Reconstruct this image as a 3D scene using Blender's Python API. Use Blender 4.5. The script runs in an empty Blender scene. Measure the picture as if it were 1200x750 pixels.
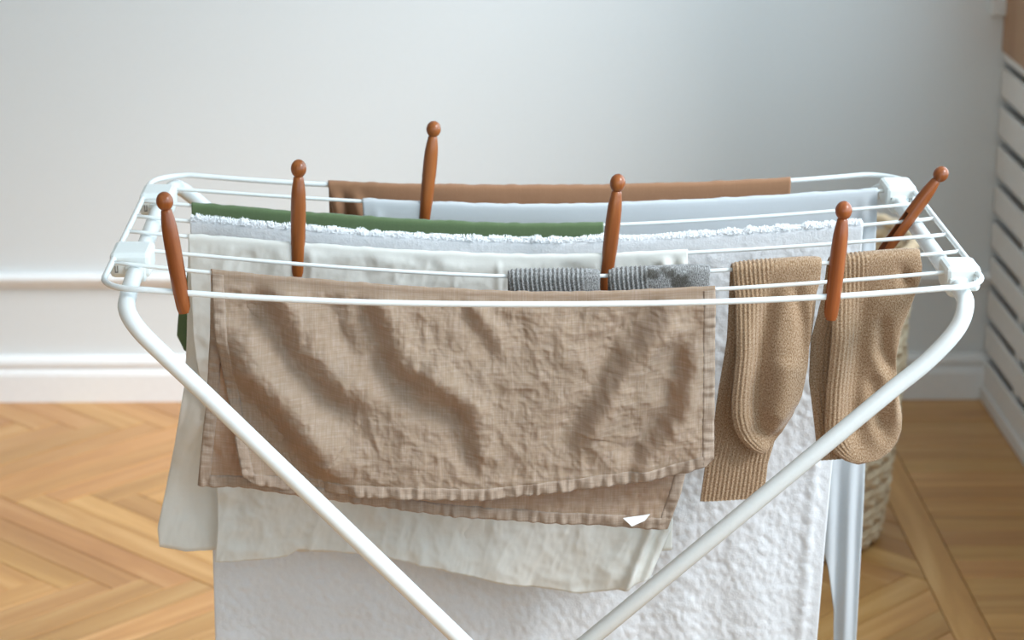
import bpy, bmesh, math, random
import numpy as np
from mathutils import Matrix, Vector

random.seed(7)
np.random.seed(7)
SC = bpy.context.scene
COL = SC.collection

# ------------------------------------------------------------------ camera
cam_d = bpy.data.cameras.new('camera')
cam_d.sensor_width = 36.0
cam_d.lens = 85.92
cam_d.clip_start = 0.05
cam_d.dof.use_dof = True
cam_d.dof.focus_distance = 2.36
cam_d.dof.aperture_fstop = 8.0
cam = bpy.data.objects.new('camera', cam_d)
COL.objects.link(cam)
PITCH, YAW, ROLL = math.radians(16.784), math.radians(1.716), math.radians(0.362)
r0 = Vector((math.cos(YAW), -math.sin(YAW), 0))
fh = Vector((math.sin(YAW), math.cos(YAW), 0))
fw = fh * math.cos(PITCH) + Vector((0, 0, -math.sin(PITCH)))
up = fh * math.sin(PITCH) + Vector((0, 0, math.cos(PITCH)))
r2 = r0 * math.cos(ROLL) + up * math.sin(ROLL)
u2 = up * math.cos(ROLL) - r0 * math.sin(ROLL)
M = Matrix.Identity(4)
for i in range(3):
    M[i][0], M[i][1], M[i][2] = r2[i], u2[i], -fw[i]
M[2][3] = 1.5
cam.matrix_world = M
SC.camera = cam

# ------------------------------------------------------------------ world, daylight, exposure
w = bpy.data.worlds.new('world')
SC.world = w
w.use_nodes = True
w.node_tree.nodes['Background'].inputs[0].default_value = (0.80, 0.90, 1.0, 1)
w.node_tree.nodes['Background'].inputs[1].default_value = 1.0

WIN_Y0, WIN_Y1, WIN_Z0, WIN_Z1 = -1.6, 4.00, 0.78, 2.38   # the window in the right-hand wall


def lamp(name, kind, energy, color, **kw):
    d = bpy.data.lights.new(name, kind)
    d.energy = energy
    d.color = color
    for k, v in kw.items():
        setattr(d, k, v)
    o = bpy.data.objects.new(name, d)
    COL.objects.link(o)
    return o


sky = lamp('window_daylight', 'AREA', 120.0, (0.62, 0.84, 1.0), shape='RECTANGLE',
           size=WIN_Z1 - WIN_Z0 - .06, size_y=WIN_Y1 - WIN_Y0 - .06)
sky.location = (1.27, (WIN_Y0 + WIN_Y1) / 2, (WIN_Z0 + WIN_Z1) / 2)
sky.rotation_euler = (0, math.radians(90), 0)
# added fill lamp behind the camera, brightening surfaces that face it; no window known there
rear_fill = lamp('rear_fill_lamp', 'AREA', 42.0, (0.72, 0.88, 1.0), shape='RECTANGLE', size=2.2, size_y=1.4)
rear_fill.location = (-.7, -2.66, 1.55)
rear_fill.rotation_euler = (math.radians(90), 0, 0)
sun = lamp('sun', 'SUN', 4.0, (0.97, 0.98, 1.0), angle=math.radians(20))
sun_to = Vector((0.72, -0.42, 0.68))
sun.rotation_euler = sun_to.to_track_quat('Z', 'Y').to_euler()

vs = SC.view_settings
vs.view_transform = 'Standard'
vs.look = 'None'
vs.exposure = -0.36
vs.gamma = 1.0
vs.use_curve_mapping = False


# ------------------------------------------------------------------ numpy noise
def _hash(ix, iy, seed):
    n = (ix.astype(np.int64) * 374761393 + iy.astype(np.int64) * 668265263 + seed * 974711) & 0x7fffffff
    n = ((n ^ (n >> 13)) * 1274126177) & 0x7fffffff
    n = n ^ (n >> 16)
    return (n & 0xffff) / 32767.5 - 1.0


def vnoise(x, y, seed=0):
    x, y = np.broadcast_arrays(np.asarray(x, float), np.asarray(y, float))
    ix, iy = np.floor(x), np.floor(y)
    fx, fy = x - ix, y - iy
    fx = fx * fx * fx * (fx * (fx * 6 - 15) + 10)
    fy = fy * fy * fy * (fy * (fy * 6 - 15) + 10)
    a, b = _hash(ix, iy, seed), _hash(ix + 1, iy, seed)
    c, d = _hash(ix, iy + 1, seed), _hash(ix + 1, iy + 1, seed)
    return (a * (1 - fx) + b * fx) * (1 - fy) + (c * (1 - fx) + d * fx) * fy


def fbm(x, y, seed=0, octv=4, gain=.5):
    s, a, t = 0, 1.0, 0
    for o in range(octv):
        s = s + a * vnoise(x * 2 ** o + 17.3 * o, y * 2 ** o + 9.1 * o, seed + o)
        t += a
        a *= gain
    return s / t


def crumple(x, z, seed, scale):
    """sharp creases of crumpled cloth: ridged noise"""
    wx = x + .35 / scale * fbm(x * scale * .6, z * scale * .6, seed + 50, 2)
    wz = z + .35 / scale * fbm(x * scale * .6, z * scale * .6, seed + 60, 2)
    s, a = 0, 1.0
    for o in range(3):
        f = scale * 1.9 ** o
        s = s + a * (1 - np.abs(vnoise(wx * f + 3.3 * o, wz * f + 7.7 * o, seed + o)) * 2)
        a *= .5
    return s / 1.75


def sstep(a, b, x):
    t = np.clip((x - a) / (b - a), 0, 1)
    return t * t * (3 - 2 * t)


def polydist(x, z, pts):
    """signed distance to a polyline and the arc parameter 0..1"""
    best = np.full(x.shape, 1e9)
    sgn = np.ones(x.shape)
    par = np.zeros(x.shape)
    n = len(pts) - 1
    for i in range(n):
        ax, az = pts[i]
        bx, bz = pts[i + 1]
        dx, dz = bx - ax, bz - az
        L2 = dx * dx + dz * dz
        t = np.clip(((x - ax) * dx + (z - az) * dz) / L2, 0, 1)
        ex, ez = x - ax - t * dx, z - az - t * dz
        d = np.hypot(ex, ez)
        cr = dx * ez - dz * ex
        m = d < best
        best = np.where(m, d, best)
        sgn = np.where(m, np.sign(cr), sgn)
        par = np.where(m, (i + t) / n, par)
    return best * sgn, par


def fold_step(x, z, pts, width, slope, side=1):
    """a fold whose steep flank runs along pts; side=+1: cloth stands out on the left of the direction of travel"""
    d, par = polydist(x, z, pts)
    end = sstep(0, .25, par) * (1 - sstep(.72, 1, par))
    return side * slope * d * np.exp(-(d / width) ** 2 / 2) * end


def fold_ridge(x, z, pts, width, amp):
    d, par = polydist(x, z, pts)
    end = sstep(0, .15, par) * (1 - .8 * sstep(.75, 1, par))
    return 1.5 * amp * np.exp(-(d / width) ** 2 / 2) * (.35 + .65 * end)


# ------------------------------------------------------------------ materials
def new_mat(name):
    m = bpy.data.materials.new(name)
    m.use_nodes = True
    nt = m.node_tree
    b = nt.nodes['Principled BSDF']
    return m, nt, b, nt.nodes['Material Output']


def nd(nt, kind, **kw):
    n = nt.nodes.new(kind)
    for k, v in kw.items():
        if k.startswith('i_'):
            n.inputs[k[2:].replace('_', ' ')].default_value = v
        else:
            setattr(n, k, v)
    return n


def ramp(nt, stops):
    n = nt.nodes.new('ShaderNodeValToRGB')
    e = n.color_ramp.elements
    e[0].position, e[0].color = stops[0][0], (*stops[0][1], 1)
    e[1].position, e[1].color = stops[-1][0], (*stops[-1][1], 1)
    for p, c in stops[1:-1]:
        q = e.new(p)
        q.color = (*c, 1)
    return n


def plain(name, color, rough=.5, bump=0.0, bscale=60, var=.04):
    m, nt, b, out = new_mat(name)
    tc = nd(nt, 'ShaderNodeTexCoord')
    no = nd(nt, 'ShaderNodeTexNoise', i_Scale=bscale, i_Detail=4.0)
    nt.links.new(tc.outputs['Object'], no.inputs['Vector'])
    r = ramp(nt, [(.3, tuple(c * (1 - var) for c in color)), (.7, tuple(min(1, c * (1 + var)) for c in color))])
    nt.links.new(no.outputs['Fac'], r.inputs['Fac'])
    nt.links.new(r.outputs['Color'], b.inputs['Base Color'])
    b.inputs['Roughness'].default_value = rough
    if bump:
        bp = nd(nt, 'ShaderNodeBump', i_Strength=bump, i_Distance=.002)
        nt.links.new(no.outputs['Fac'], bp.inputs['Height'])
        nt.links.new(bp.outputs['Normal'], b.inputs['Normal'])
    return m


def fabric(name, color, color2=None, transl=.25, tcol=None, slub=0.25, bump=.35, fine=900, coarse=60, sheen=.15,
           weave='linen'):
    """cloth: thread grain from the UVs (metres), light that passes through the weave"""
    m, nt, b, out = new_mat(name)
    L = nt.links.new
    uv = nd(nt, 'ShaderNodeUVMap')
    c2 = color2 or tuple(c * .78 for c in color)

    def grain(sx, sy, det):
        mp = nd(nt, 'ShaderNodeMapping')
        mp.inputs['Scale'].default_value = (sx, sy, 1)
        L(uv.outputs['UV'], mp.inputs['Vector'])
        n = nd(nt, 'ShaderNodeTexNoise', i_Scale=1.0, i_Detail=det)
        L(mp.outputs['Vector'], n.inputs['Vector'])
        return n.outputs['Fac']
    if weave == 'linen':
        g1, g2 = grain(fine, coarse, 3.0), grain(coarse, fine, 3.0)
    elif weave == 'rib':
        g1, g2 = grain(fine, coarse, 2.0), grain(fine, fine, 2.0)
    else:
        g1, g2 = grain(fine, fine, 3.0), grain(fine * .4, fine * .4, 2.0)
    mx = nd(nt, 'ShaderNodeMath', operation='ADD')
    L(g1, mx.inputs[0])
    L(g2, mx.inputs[1])
    hf = nd(nt, 'ShaderNodeMath', operation='MULTIPLY')
    hf.inputs[1].default_value = .5
    L(mx.outputs[0], hf.inputs[0])
    r = ramp(nt, [(.5 - slub, c2), (.5, tuple((a + b_) / 2 for a, b_ in zip(color, c2))), (.5 + slub * .6, color)])
    L(hf.outputs[0], r.inputs['Fac'])
    L(r.outputs['Color'], b.inputs['Base Color'])
    b.inputs['Roughness'].default_value = .92
    b.inputs['Specular IOR Level'].default_value = .15
    b.inputs['Sheen Weight'].default_value = sheen
    b.inputs['Sheen Roughness'].default_value = .6
    bp = nd(nt, 'ShaderNodeBump', i_Strength=bump, i_Distance=.0012)
    L(hf.outputs[0], bp.inputs['Height'])
    L(bp.outputs['Normal'], b.inputs['Normal'])
    if transl > 0:
        tr = nd(nt, 'ShaderNodeBsdfTranslucent')
        tr.inputs['Color'].default_value = (*(tcol or color), 1)
        mix = nd(nt, 'ShaderNodeMixShader')
        mix.inputs[0].default_value = transl
        L(b.outputs[0], mix.inputs[1])
        L(tr.outputs[0], mix.inputs[2])
        L(mix.outputs[0], out.inputs['Surface'])
    return m


def wood(name, dark, mid, light, rough=.4, scale=(1.5, 22, 22), rnd='object', bump=.12, coat=0.0, var=1.0):
    """long-grained wood; every plank takes its own shade"""
    m, nt, b, out = new_mat(name)
    L = nt.links.new
    tc = nd(nt, 'ShaderNodeTexCoord')
    if rnd == 'object':
        rr = nd(nt, 'ShaderNodeObjectInfo').outputs['Random']
    else:
        rr = nd(nt, 'ShaderNodeNewGeometry').outputs['Random Per Island']
    off = nd(nt, 'ShaderNodeVectorMath', operation='ADD')
    sc_ = nd(nt, 'ShaderNodeMath', operation='MULTIPLY')
    sc_.inputs[1].default_value = 37.0
    L(rr, sc_.inputs[0])
    L(tc.outputs['Object'], off.inputs[0])
    L(sc_.outputs[0], off.inputs[1])
    mp = nd(nt, 'ShaderNodeMapping')
    mp.inputs['Scale'].default_value = scale
    L(off.outputs[0], mp.inputs['Vector'])
    no = nd(nt, 'ShaderNodeTexNoise', i_Scale=1.0, i_Detail=6.0, i_Roughness=.6, i_Distortion=.6)
    L(mp.outputs['Vector'], no.inputs['Vector'])
    r = ramp(nt, [(.25, dark), (.5, mid), (.75, light)])
    L(no.outputs['Fac'], r.inputs['Fac'])
    hsv = nd(nt, 'ShaderNodeHueSaturation')
    mr = nd(nt, 'ShaderNodeMapRange')
    mr.inputs['To Min'].default_value = 1 - .24 * var
    mr.inputs['To Max'].default_value = 1 + .18 * var
    L(rr, mr.inputs['Value'])
    L(mr.outputs['Result'], hsv.inputs['Value'])
    w2 = nd(nt, 'ShaderNodeMath', operation='MULTIPLY')
    w2.inputs[1].default_value = 7.31
    fr = nd(nt, 'ShaderNodeMath', operation='FRACT')
    L(rr, w2.inputs[0])
    L(w2.outputs[0], fr.inputs[0])
    mr2 = nd(nt, 'ShaderNodeMapRange')
    mr2.inputs['To Min'].default_value = .5 - .016 * var
    mr2.inputs['To Max'].default_value = .5 + .004 * var
    L(fr.outputs[0], mr2.inputs['Value'])
    L(mr2.outputs['Result'], hsv.inputs['Hue'])
    L(r.outputs['Color'], hsv.inputs['Color'])
    L(hsv.outputs['Color'], b.inputs['Base Color'])
    b.inputs['Roughness'].default_value = rough
    b.inputs['Specular IOR Level'].default_value = .35
    b.inputs['Coat Weight'].default_value = coat
    b.inputs['Coat Roughness'].default_value = .25
    bp = nd(nt, 'ShaderNodeBump', i_Strength=bump, i_Distance=.001)
    L(no.outputs['Fac'], bp.inputs['Height'])
    L(bp.outputs['Normal'], b.inputs['Normal'])
    return m


def heather(name, base, fleck, dark, transl=0.0):
    """knitted marl yarn"""
    m, nt, b, out = new_mat(name)
    L = nt.links.new
    uv = nd(nt, 'ShaderNodeUVMap')
    mp = nd(nt, 'ShaderNodeMapping')
    mp.inputs['Scale'].default_value = (900, 520, 1)
    L(uv.outputs['UV'], mp.inputs['Vector'])
    n1 = nd(nt, 'ShaderNodeTexNoise', i_Scale=1.0, i_Detail=3.0, i_Roughness=.7)
    L(mp.outputs['Vector'], n1.inputs['Vector'])
    r = ramp(nt, [(.34, dark), (.5, base), (.68, fleck)])
    L(n1.outputs['Fac'], r.inputs['Fac'])
    L(r.outputs['Color'], b.inputs['Base Color'])
    b.inputs['Roughness'].default_value = .95
    b.inputs['Specular IOR Level'].default_value = .1
    b.inputs['Sheen Weight'].default_value = .3
    bp = nd(nt, 'ShaderNodeBump', i_Strength=.7, i_Distance=.0015)
    L(n1.outputs['Fac'], bp.inputs['Height'])
    L(bp.outputs['Normal'], b.inputs['Normal'])
    return m


MAT = {}
MAT['wall'] = plain('wall_paint', (.775, .795, .79), .75, .05, 180, .012)
MAT['wall_far'] = plain('wall_paint_low_bounce', (.50, .46, .41), .75, .05, 180, .012)  # unseen left and front walls, toned down to cut bounced fill light
MAT['trim'] = plain('trim_paint', (.89, .89, .88), .4, .03, 90, .015)
MAT['ceil'] = plain('ceiling_paint', (.82, .82, .81), .8, .0, 60, .01)
MAT['slat'] = plain('slat_paint', (.83, .81, .78), .45, .04, 70, .025)
MAT['dark'] = plain('dark_gap', (.06, .045, .035), .8, 0, 60, .1)
MAT['rack'] = plain('white_powder_coat', (.76, .79, .78), .25, .03, 300, .015)
MAT['plastic'] = plain('white_plastic', (.74, .78, .76), .42, .02, 200, .015)
MAT['slot'] = plain('slot_shade_grey', (.16, .16, .15), .6, 0, 60, .05)  # shade inside the bracket slots, put into the colour of raised strips
MAT['parquet'] = wood('oak_parquet', (.44, .215, .066), (.57, .30, .10), (.69, .41, .165), .32, (2.2, 26, 26), 'object', .12, .0, .6)
MAT['parquet_far'] = wood('oak_parquet_field', (.44, .215, .066), (.57, .30, .10), (.69, .41, .165), .32, (6, 6, 6), 'island', .12, .0, .6)
MAT['casing'] = wood('pine_casing', (.42, .25, .12), (.52, .33, .17), (.60, .40, .22), .45, (20, 20, 2), 'object')
MAT['peg'] = wood('cherry_peg', (.14, .040, .010), (.25, .072, .016), (.37, .125, .030), .30, (90, 90, 8), 'object', .15, .2, .35)
MAT['linen'] = fabric('taupe_linen', (.65, .55, .45), (.42, .31, .19), .46, (.64, .315, .07), .28, .5, 700, 45)
MAT['hem'] = fabric('taupe_linen_hem', (.49, .39, .31), (.32, .225, .155), .15, (.55, .27, .09), .28, .6, 700, 45)
MAT['brown'] = fabric('brown_cotton', (.38, .20, .11), (.32, .165, .085), .15, None, .4, .12, 500, 500, .2, 'fine')
MAT['sheet'] = fabric('white_sheet', (.70, .73, .75), (.67, .70, .72), .30, None, .4, .08, 500, 500, .1, 'fine')
MAT['green'] = fabric('green_cotton', (.135, .195, .09), (.10, .155, .068), .15, None, .4, .12, 500, 500, .25, 'fine')
MAT['terry'] = fabric('white_terry', (.85, .86, .87), (.78, .79, .81), .25, None, .3, .9, 420, 420, .3, 'terry')
MAT['cream'] = fabric('ivory_cotton', (.86, .86, .82), (.82, .82, .78), .30, (.84, .80, .70), .4, .15, 420, 420, .1, 'fine')
MAT['grey_knit'] = heather('grey_knit', (.25, .247, .24), (.47, .47, .46), (.085, .083, .08))
MAT['grey_knit_worn'] = heather('grey_knit_worn', (.25, .247, .24), (.47, .47, .46), (.085, .083, .08))


def add_patches(m, x0, x1, col):
    nt = m.node_tree
    b = nt.nodes['Principled BSDF']
    src = b.inputs['Base Color'].links[0].from_socket
    tc = nd(nt, 'ShaderNodeTexCoord')
    no = nd(nt, 'ShaderNodeTexNoise', i_Scale=55.0, i_Detail=2.0)
    nt.links.new(tc.outputs['Object'], no.inputs['Vector'])
    r = ramp(nt, [(.46, (0, 0, 0)), (.56, (1, 1, 1))])
    nt.links.new(no.outputs['Fac'], r.inputs['Fac'])
    sp = nd(nt, 'ShaderNodeSeparateXYZ')
    nt.links.new(tc.outputs['Object'], sp.inputs[0])
    prev = r.outputs['Color']
    for a, c in ((x0 - .006, x0 + .006), (x1 + .006, x1 - .006)):
        mr = nd(nt, 'ShaderNodeMapRange', clamp=True)
        mr.inputs['From Min'].default_value = a
        mr.inputs['From Max'].default_value = c
        nt.links.new(sp.outputs['X'], mr.inputs['Value'])
        mu = nd(nt, 'ShaderNodeMath', operation='MULTIPLY')
        nt.links.new(prev, mu.inputs[0])
        nt.links.new(mr.outputs['Result'], mu.inputs[1])
        prev = mu.outputs[0]
    sc2 = nd(nt, 'ShaderNodeMath', operation='MULTIPLY')
    sc2.inputs[1].default_value = .8
    nt.links.new(prev, sc2.inputs[0])
    mx = nd(nt, 'ShaderNodeMix', data_type='RGBA')
    nt.links.new(sc2.outputs[0], mx.inputs['Factor'])
    nt.links.new(src, mx.inputs['A'])
    mx.inputs['B'].default_value = (*col, 1)
    nt.links.new(mx.outputs['Result'], b.inputs['Base Color'])


add_patches(MAT['grey_knit_worn'], .200, .250, (.05, .042, .03))
MAT['brown_knit'] = heather('brown_knit', (.365, .235, .137), (.54, .41, .29), (.185, .10, .042))
MAT['straw'] = wood('straw', (.50, .38, .22), (.66, .54, .35), (.78, .68, .48), .7, (60, 60, 60), 'island', .4)
MAT['pile'] = plain('white_pile', (.92, .93, .94), .9, 0, 60, .02)
MAT['tag'] = plain('white_label', (.85, .86, .86), .6, 0, 60, .01)
MAT['rubber'] = plain('grey_rubber', (.25, .25, .25), .7, 0, 60, .05)
MAT['steel'] = plain('steel', (.55, .55, .55), .3, 0, 60, .05)
MAT['steel'].node_tree.nodes['Principled BSDF'].inputs['Metallic'].default_value = 1.0


# ------------------------------------------------------------------ mesh helpers
def mesh_obj(name, verts, faces, mat, parent=None, smooth=False, uvs=None, loc=None):
    me = bpy.data.meshes.new(name)
    me.from_pydata([tuple(v) for v in verts], [], [tuple(f) for f in faces])
    if uvs is not None:
        lay = me.uv_layers.new(name='UVMap')
        vi = np.empty(len(me.loops), np.int32)
        me.loops.foreach_get('vertex_index', vi)
        lay.data.foreach_set('uv', np.asarray(uvs, np.float32)[vi].ravel())
    if smooth:
        me.polygons.foreach_set('use_smooth', [True] * len(me.polygons))
    me.materials.append(mat)
    me.update()
    o = bpy.data.objects.new(name, me)
    COL.objects.link(o)
    if parent:
        o.parent = parent
    if loc:
        o.location = loc
    return o


def tag(o, label, cat, group=None):
    o['label'] = label
    o['category'] = cat
    if group:
        o['group'] = group
    return o


def struct(o):
    o['kind'] = 'structure'
    return o


def empty(name, loc=(0, 0, 0)):
    o = bpy.data.objects.new(name, None)
    o.empty_display_size = .05
    COL.objects.link(o)
    o.location = loc
    return o


def rel(o, root):
    """parent o (built in world space) to a root that is only translated"""
    o.parent = root
    o.matrix_parent_inverse = Matrix.Translation(-Vector(root.location))
    return o


class MB:
    def __init__(s):
        s.v, s.f = [], []

    def add(s, v, f):
        n = len(s.v)
        s.v += [tuple(p) for p in v]
        s.f += [tuple(i + n for i in q) for q in f]
        return s

    def box(s, x0, x1, y0, y1, z0, z1, bev=0.0):
        if bev <= 0:
            v = [(x, y, z) for x in (x0, x1) for y in (y0, y1) for z in (z0, z1)]
            f = [(0, 1, 3, 2), (4, 6, 7, 5), (0, 4, 5, 1), (2, 3, 7, 6), (0, 2, 6, 4), (1, 5, 7, 3)]
            return s.add(v, f)
        bm = bmesh.new()
        bmesh.ops.create_cube(bm, size=1)
        bmesh.ops.scale(bm, vec=(x1 - x0, y1 - y0, z1 - z0), verts=bm.verts)
        bmesh.ops.translate(bm, vec=((x0 + x1) / 2, (y0 + y1) / 2, (z0 + z1) / 2), verts=bm.verts)
        bmesh.ops.bevel(bm, geom=bm.edges[:], offset=bev, segments=2, profile=.5, affect='EDGES')
        bm.verts.index_update()
        v = [tuple(q.co) for q in bm.verts]
        f = [tuple(q.index for q in p.verts) for p in bm.faces]
        bm.free()
        return s.add(v, f)

    def tube(s, pts, rad, n=12, closed=False, cap=True):
        P = [Vector(p) for p in pts]
        m = len(P)
        rads = rad if hasattr(rad, '__len__') else [rad] * m
        T = []
        for i in range(m):
            a = P[(i - 1) % m] if closed or i > 0 else P[i]
            b = P[(i + 1) % m] if closed or i < m - 1 else P[i]
            T.append((b - a).normalized())
        ref = Vector((0, 0, 1)) if abs(T[0].z) < .9 else Vector((0, 1, 0))
        nrm = (ref - T[0] * ref.dot(T[0])).normalized()
        v, f = [], []
        for i in range(m):
            nrm = (nrm - T[i] * nrm.dot(T[i])).normalized()
            bn = T[i].cross(nrm)
            for k in range(n):
                a = 2 * math.pi * k / n
                v.append(P[i] + (nrm * math.cos(a) + bn * math.sin(a)) * rads[i])
        for i in range(m if closed else m - 1):
            j = (i + 1) % m
            for k in range(n):
                l = (k + 1) % n
                f.append((i * n + k, i * n + l, j * n + l, j * n + k))
        if cap and not closed:
            f.append(tuple(range(n - 1, -1, -1)))
            f.append(tuple((m - 1) * n + k for k in range(n)))
        return s.add(v, f)

    def build(s, name, mat, parent=None, smooth=False, loc=None):
        return mesh_obj(name, s.v, s.f, mat, parent, smooth, None, loc)


def smooth_path(pts, per=8):
    """Catmull-Rom through the points"""
    P = [Vector(p) for p in pts]
    P = [P[0] * 2 - P[1]] + P + [P[-1] * 2 - P[-2]]
    out = []
    for i in range(1, len(P) - 2):
        a, b, c, d = P[i - 1], P[i], P[i + 1], P[i + 2]
        for k in range(per):
            t = k / per
            out.append(.5 * ((2 * b) + (c - a) * t + (2 * a - 5 * b + 4 * c - d) * t * t + (3 * b - a - 3 * c + d) * t ** 3))
    out.append(P[-2])
    return out


# ------------------------------------------------------------------ the room
BACK_Y, LEFT_X, REAR_Y, CEIL_Z = 4.455, -4.2, -2.6, 2.9
WX = 1.05            # room face of the right-hand wall
floor = struct(MB().box(LEFT_X - .1, 1.3, REAR_Y - .1, BACK_Y + .1, -.12, -.012).build('floor', MAT['dark']))
struct(MB().box(LEFT_X - .1, 1.4, BACK_Y, BACK_Y + .12, -.12, CEIL_Z + .1).build('wall_back', MAT['wall']))
struct(MB().box(LEFT_X - .12, LEFT_X, REAR_Y - .1, BACK_Y, -.12, CEIL_Z + .1).build('wall_left', MAT['wall_far']))
wf = MB()  # unseen wall, with a gap left for the added fill lamp
wf.box(LEFT_X, -1.8, REAR_Y - .12, REAR_Y, -.12, CEIL_Z + .1)
wf.box(.4, 1.4, REAR_Y - .12, REAR_Y, -.12, CEIL_Z + .1)
wf.box(-1.8, .4, REAR_Y - .12, REAR_Y, -.12, .85)
wf.box(-1.8, .4, REAR_Y - .12, REAR_Y, 2.25, CEIL_Z + .1)
struct(wf.build('wall_front', MAT['wall_far']))
struct(MB().box(LEFT_X, 1.4, REAR_Y, BACK_Y, CEIL_Z, CEIL_Z + .1).build('ceiling', MAT['ceil']))
wr = MB()
wr.box(1.16, 1.30, REAR_Y, BACK_Y, -.12, .66)                       # low wall at the back of the radiator recess
wr.box(WX, 1.30, REAR_Y, BACK_Y, .66, WIN_Z0)                       # parapet under the window
wr.box(WX, 1.30, REAR_Y, BACK_Y, WIN_Z1, CEIL_Z)                    # lintel
wr.box(WX, 1.30, WIN_Y1, BACK_Y, WIN_Z0, WIN_Z1)                    # pier beside the corner
wr.box(WX, 1.30, REAR_Y, WIN_Y0, WIN_Z0, WIN_Z1)
struct(wr.build('wall_right', MAT['wall']))

win = struct(empty('window_1', (1.2, (WIN_Y0 + WIN_Y1) / 2, WIN_Z0)))
fr = MB()
fr.box(1.21, 1.26, WIN_Y0, WIN_Y0 + .05, WIN_Z0, WIN_Z1)
fr.box(1.21, 1.26, WIN_Y1 - .05, WIN_Y1, WIN_Z0, WIN_Z1)
fr.box(1.21, 1.26, WIN_Y0 + .05, WIN_Y1 - .05, WIN_Z0, WIN_Z0 + .05)
fr.box(1.21, 1.26, WIN_Y0 + .05, WIN_Y1 - .05, WIN_Z1 - .05, WIN_Z1)
rel(fr.build('window_frame', MAT['trim']), win)
for yy in (-.27, 1.07, 2.41):
    rel(MB().box(1.215, 1.255, yy - .025, yy + .025, WIN_Z0 + .05, WIN_Z1 - .05).build('mullion', MAT['trim']), win)

# base board and the ledge moulding on the back wall
bb = MB()
PROF = [(0, 0), (.020, 0), (.020, .052), (.018, .058), (.012, .060), (.0105, .064), (.014, .068), (.0165, .074),
        (.015, .081), (.009, .086), (.0, .088)]


def moulding(profile, x0, x1, z0):
    n = len(profile)
    v = [(x, BACK_Y - d, z0 + z) for x in (x0, x1) for d, z in profile]
    f = [(i, i + 1, n + i + 1, n + i) for i in range(n - 1)] + [tuple(range(n)), tuple(range(2 * n - 1, n - 1, -1))]
    return v, f


struct(bb.add(*moulding(PROF, LEFT_X, 1.055, .0)).build('baseboard_back', MAT['trim']))
RAIL = [(0, 0), (.006, .001), (.010, .006), (.011, .011), (.018, .015), (.0195, .021), (.016, .026), (.006, .028), (0, .028)]
struct(MB().add(*moulding(RAIL, LEFT_X, 1.055, .222)).build('trim_1', MAT['trim']))
# boxed-in corner strip and timber casing above the radiator screen
struct(MB().box(1.012, WX, BACK_Y - .016, BACK_Y, .742, CEIL_Z, .003).build('trim_2', MAT['wall']))
struct(MB().box(WX - .012, WX, WIN_Y1 + .02, BACK_Y - .002, .675, CEIL_Z - .02, .002).build('trim_3', MAT['casing']))

# ------------------------------------------------------------------ parquet: herringbone field, border strip, cross boards
PL, PW, TH = .53, .057, .012
GAP = .0006
FX0, FX1 = LEFT_X, .762
SPINE_Y = 3.905


def clip_poly(poly, axis, lim, keep_less):
    out = []
    for i in range(len(poly)):
        a, b = poly[i], poly[(i + 1) % len(poly)]
        ia = (a[axis] <= lim) == keep_less
        ib = (b[axis] <= lim) == keep_less
        if ia:
            out.append(a)
        if ia != ib:
            t = (lim - a[axis]) / (b[axis] - a[axis])
            out.append((a[0] + t * (b[0] - a[0]), a[1] + t * (b[1] - a[1])))
    return out


def prism(poly, z0, z1, bev=.0007):
    """plank with a small eased arris along its top edge"""
    n = len(poly)
    cx, cy = sum(p[0] for p in poly) / n, sum(p[1] for p in poly) / n
    ins = []
    for i in range(n):
        px, py = Vector(poly[i - 1]), Vector(poly[(i + 1) % n])
        p = Vector(poly[i])
        a, b = (px - p).normalized(), (py - p).normalized()
        d = a + b
        s = max(.25, abs(a.cross(b)))
        ins.append(p + (d / s) * bev)
    v = [(x, y, z0) for x, y in poly] + [(x, y, z1 - bev) for x, y in poly] + [(p.x, p.y, z1) for p in ins]
    f = [tuple(range(n - 1, -1, -1)), tuple(range(2 * n, 3 * n))]
    for i in range(n):
        j = (i + 1) % n
        f += [(i, j, n + j, n + i), (n + i, n + j, 2 * n + j, 2 * n + i)]
    return v, f


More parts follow.
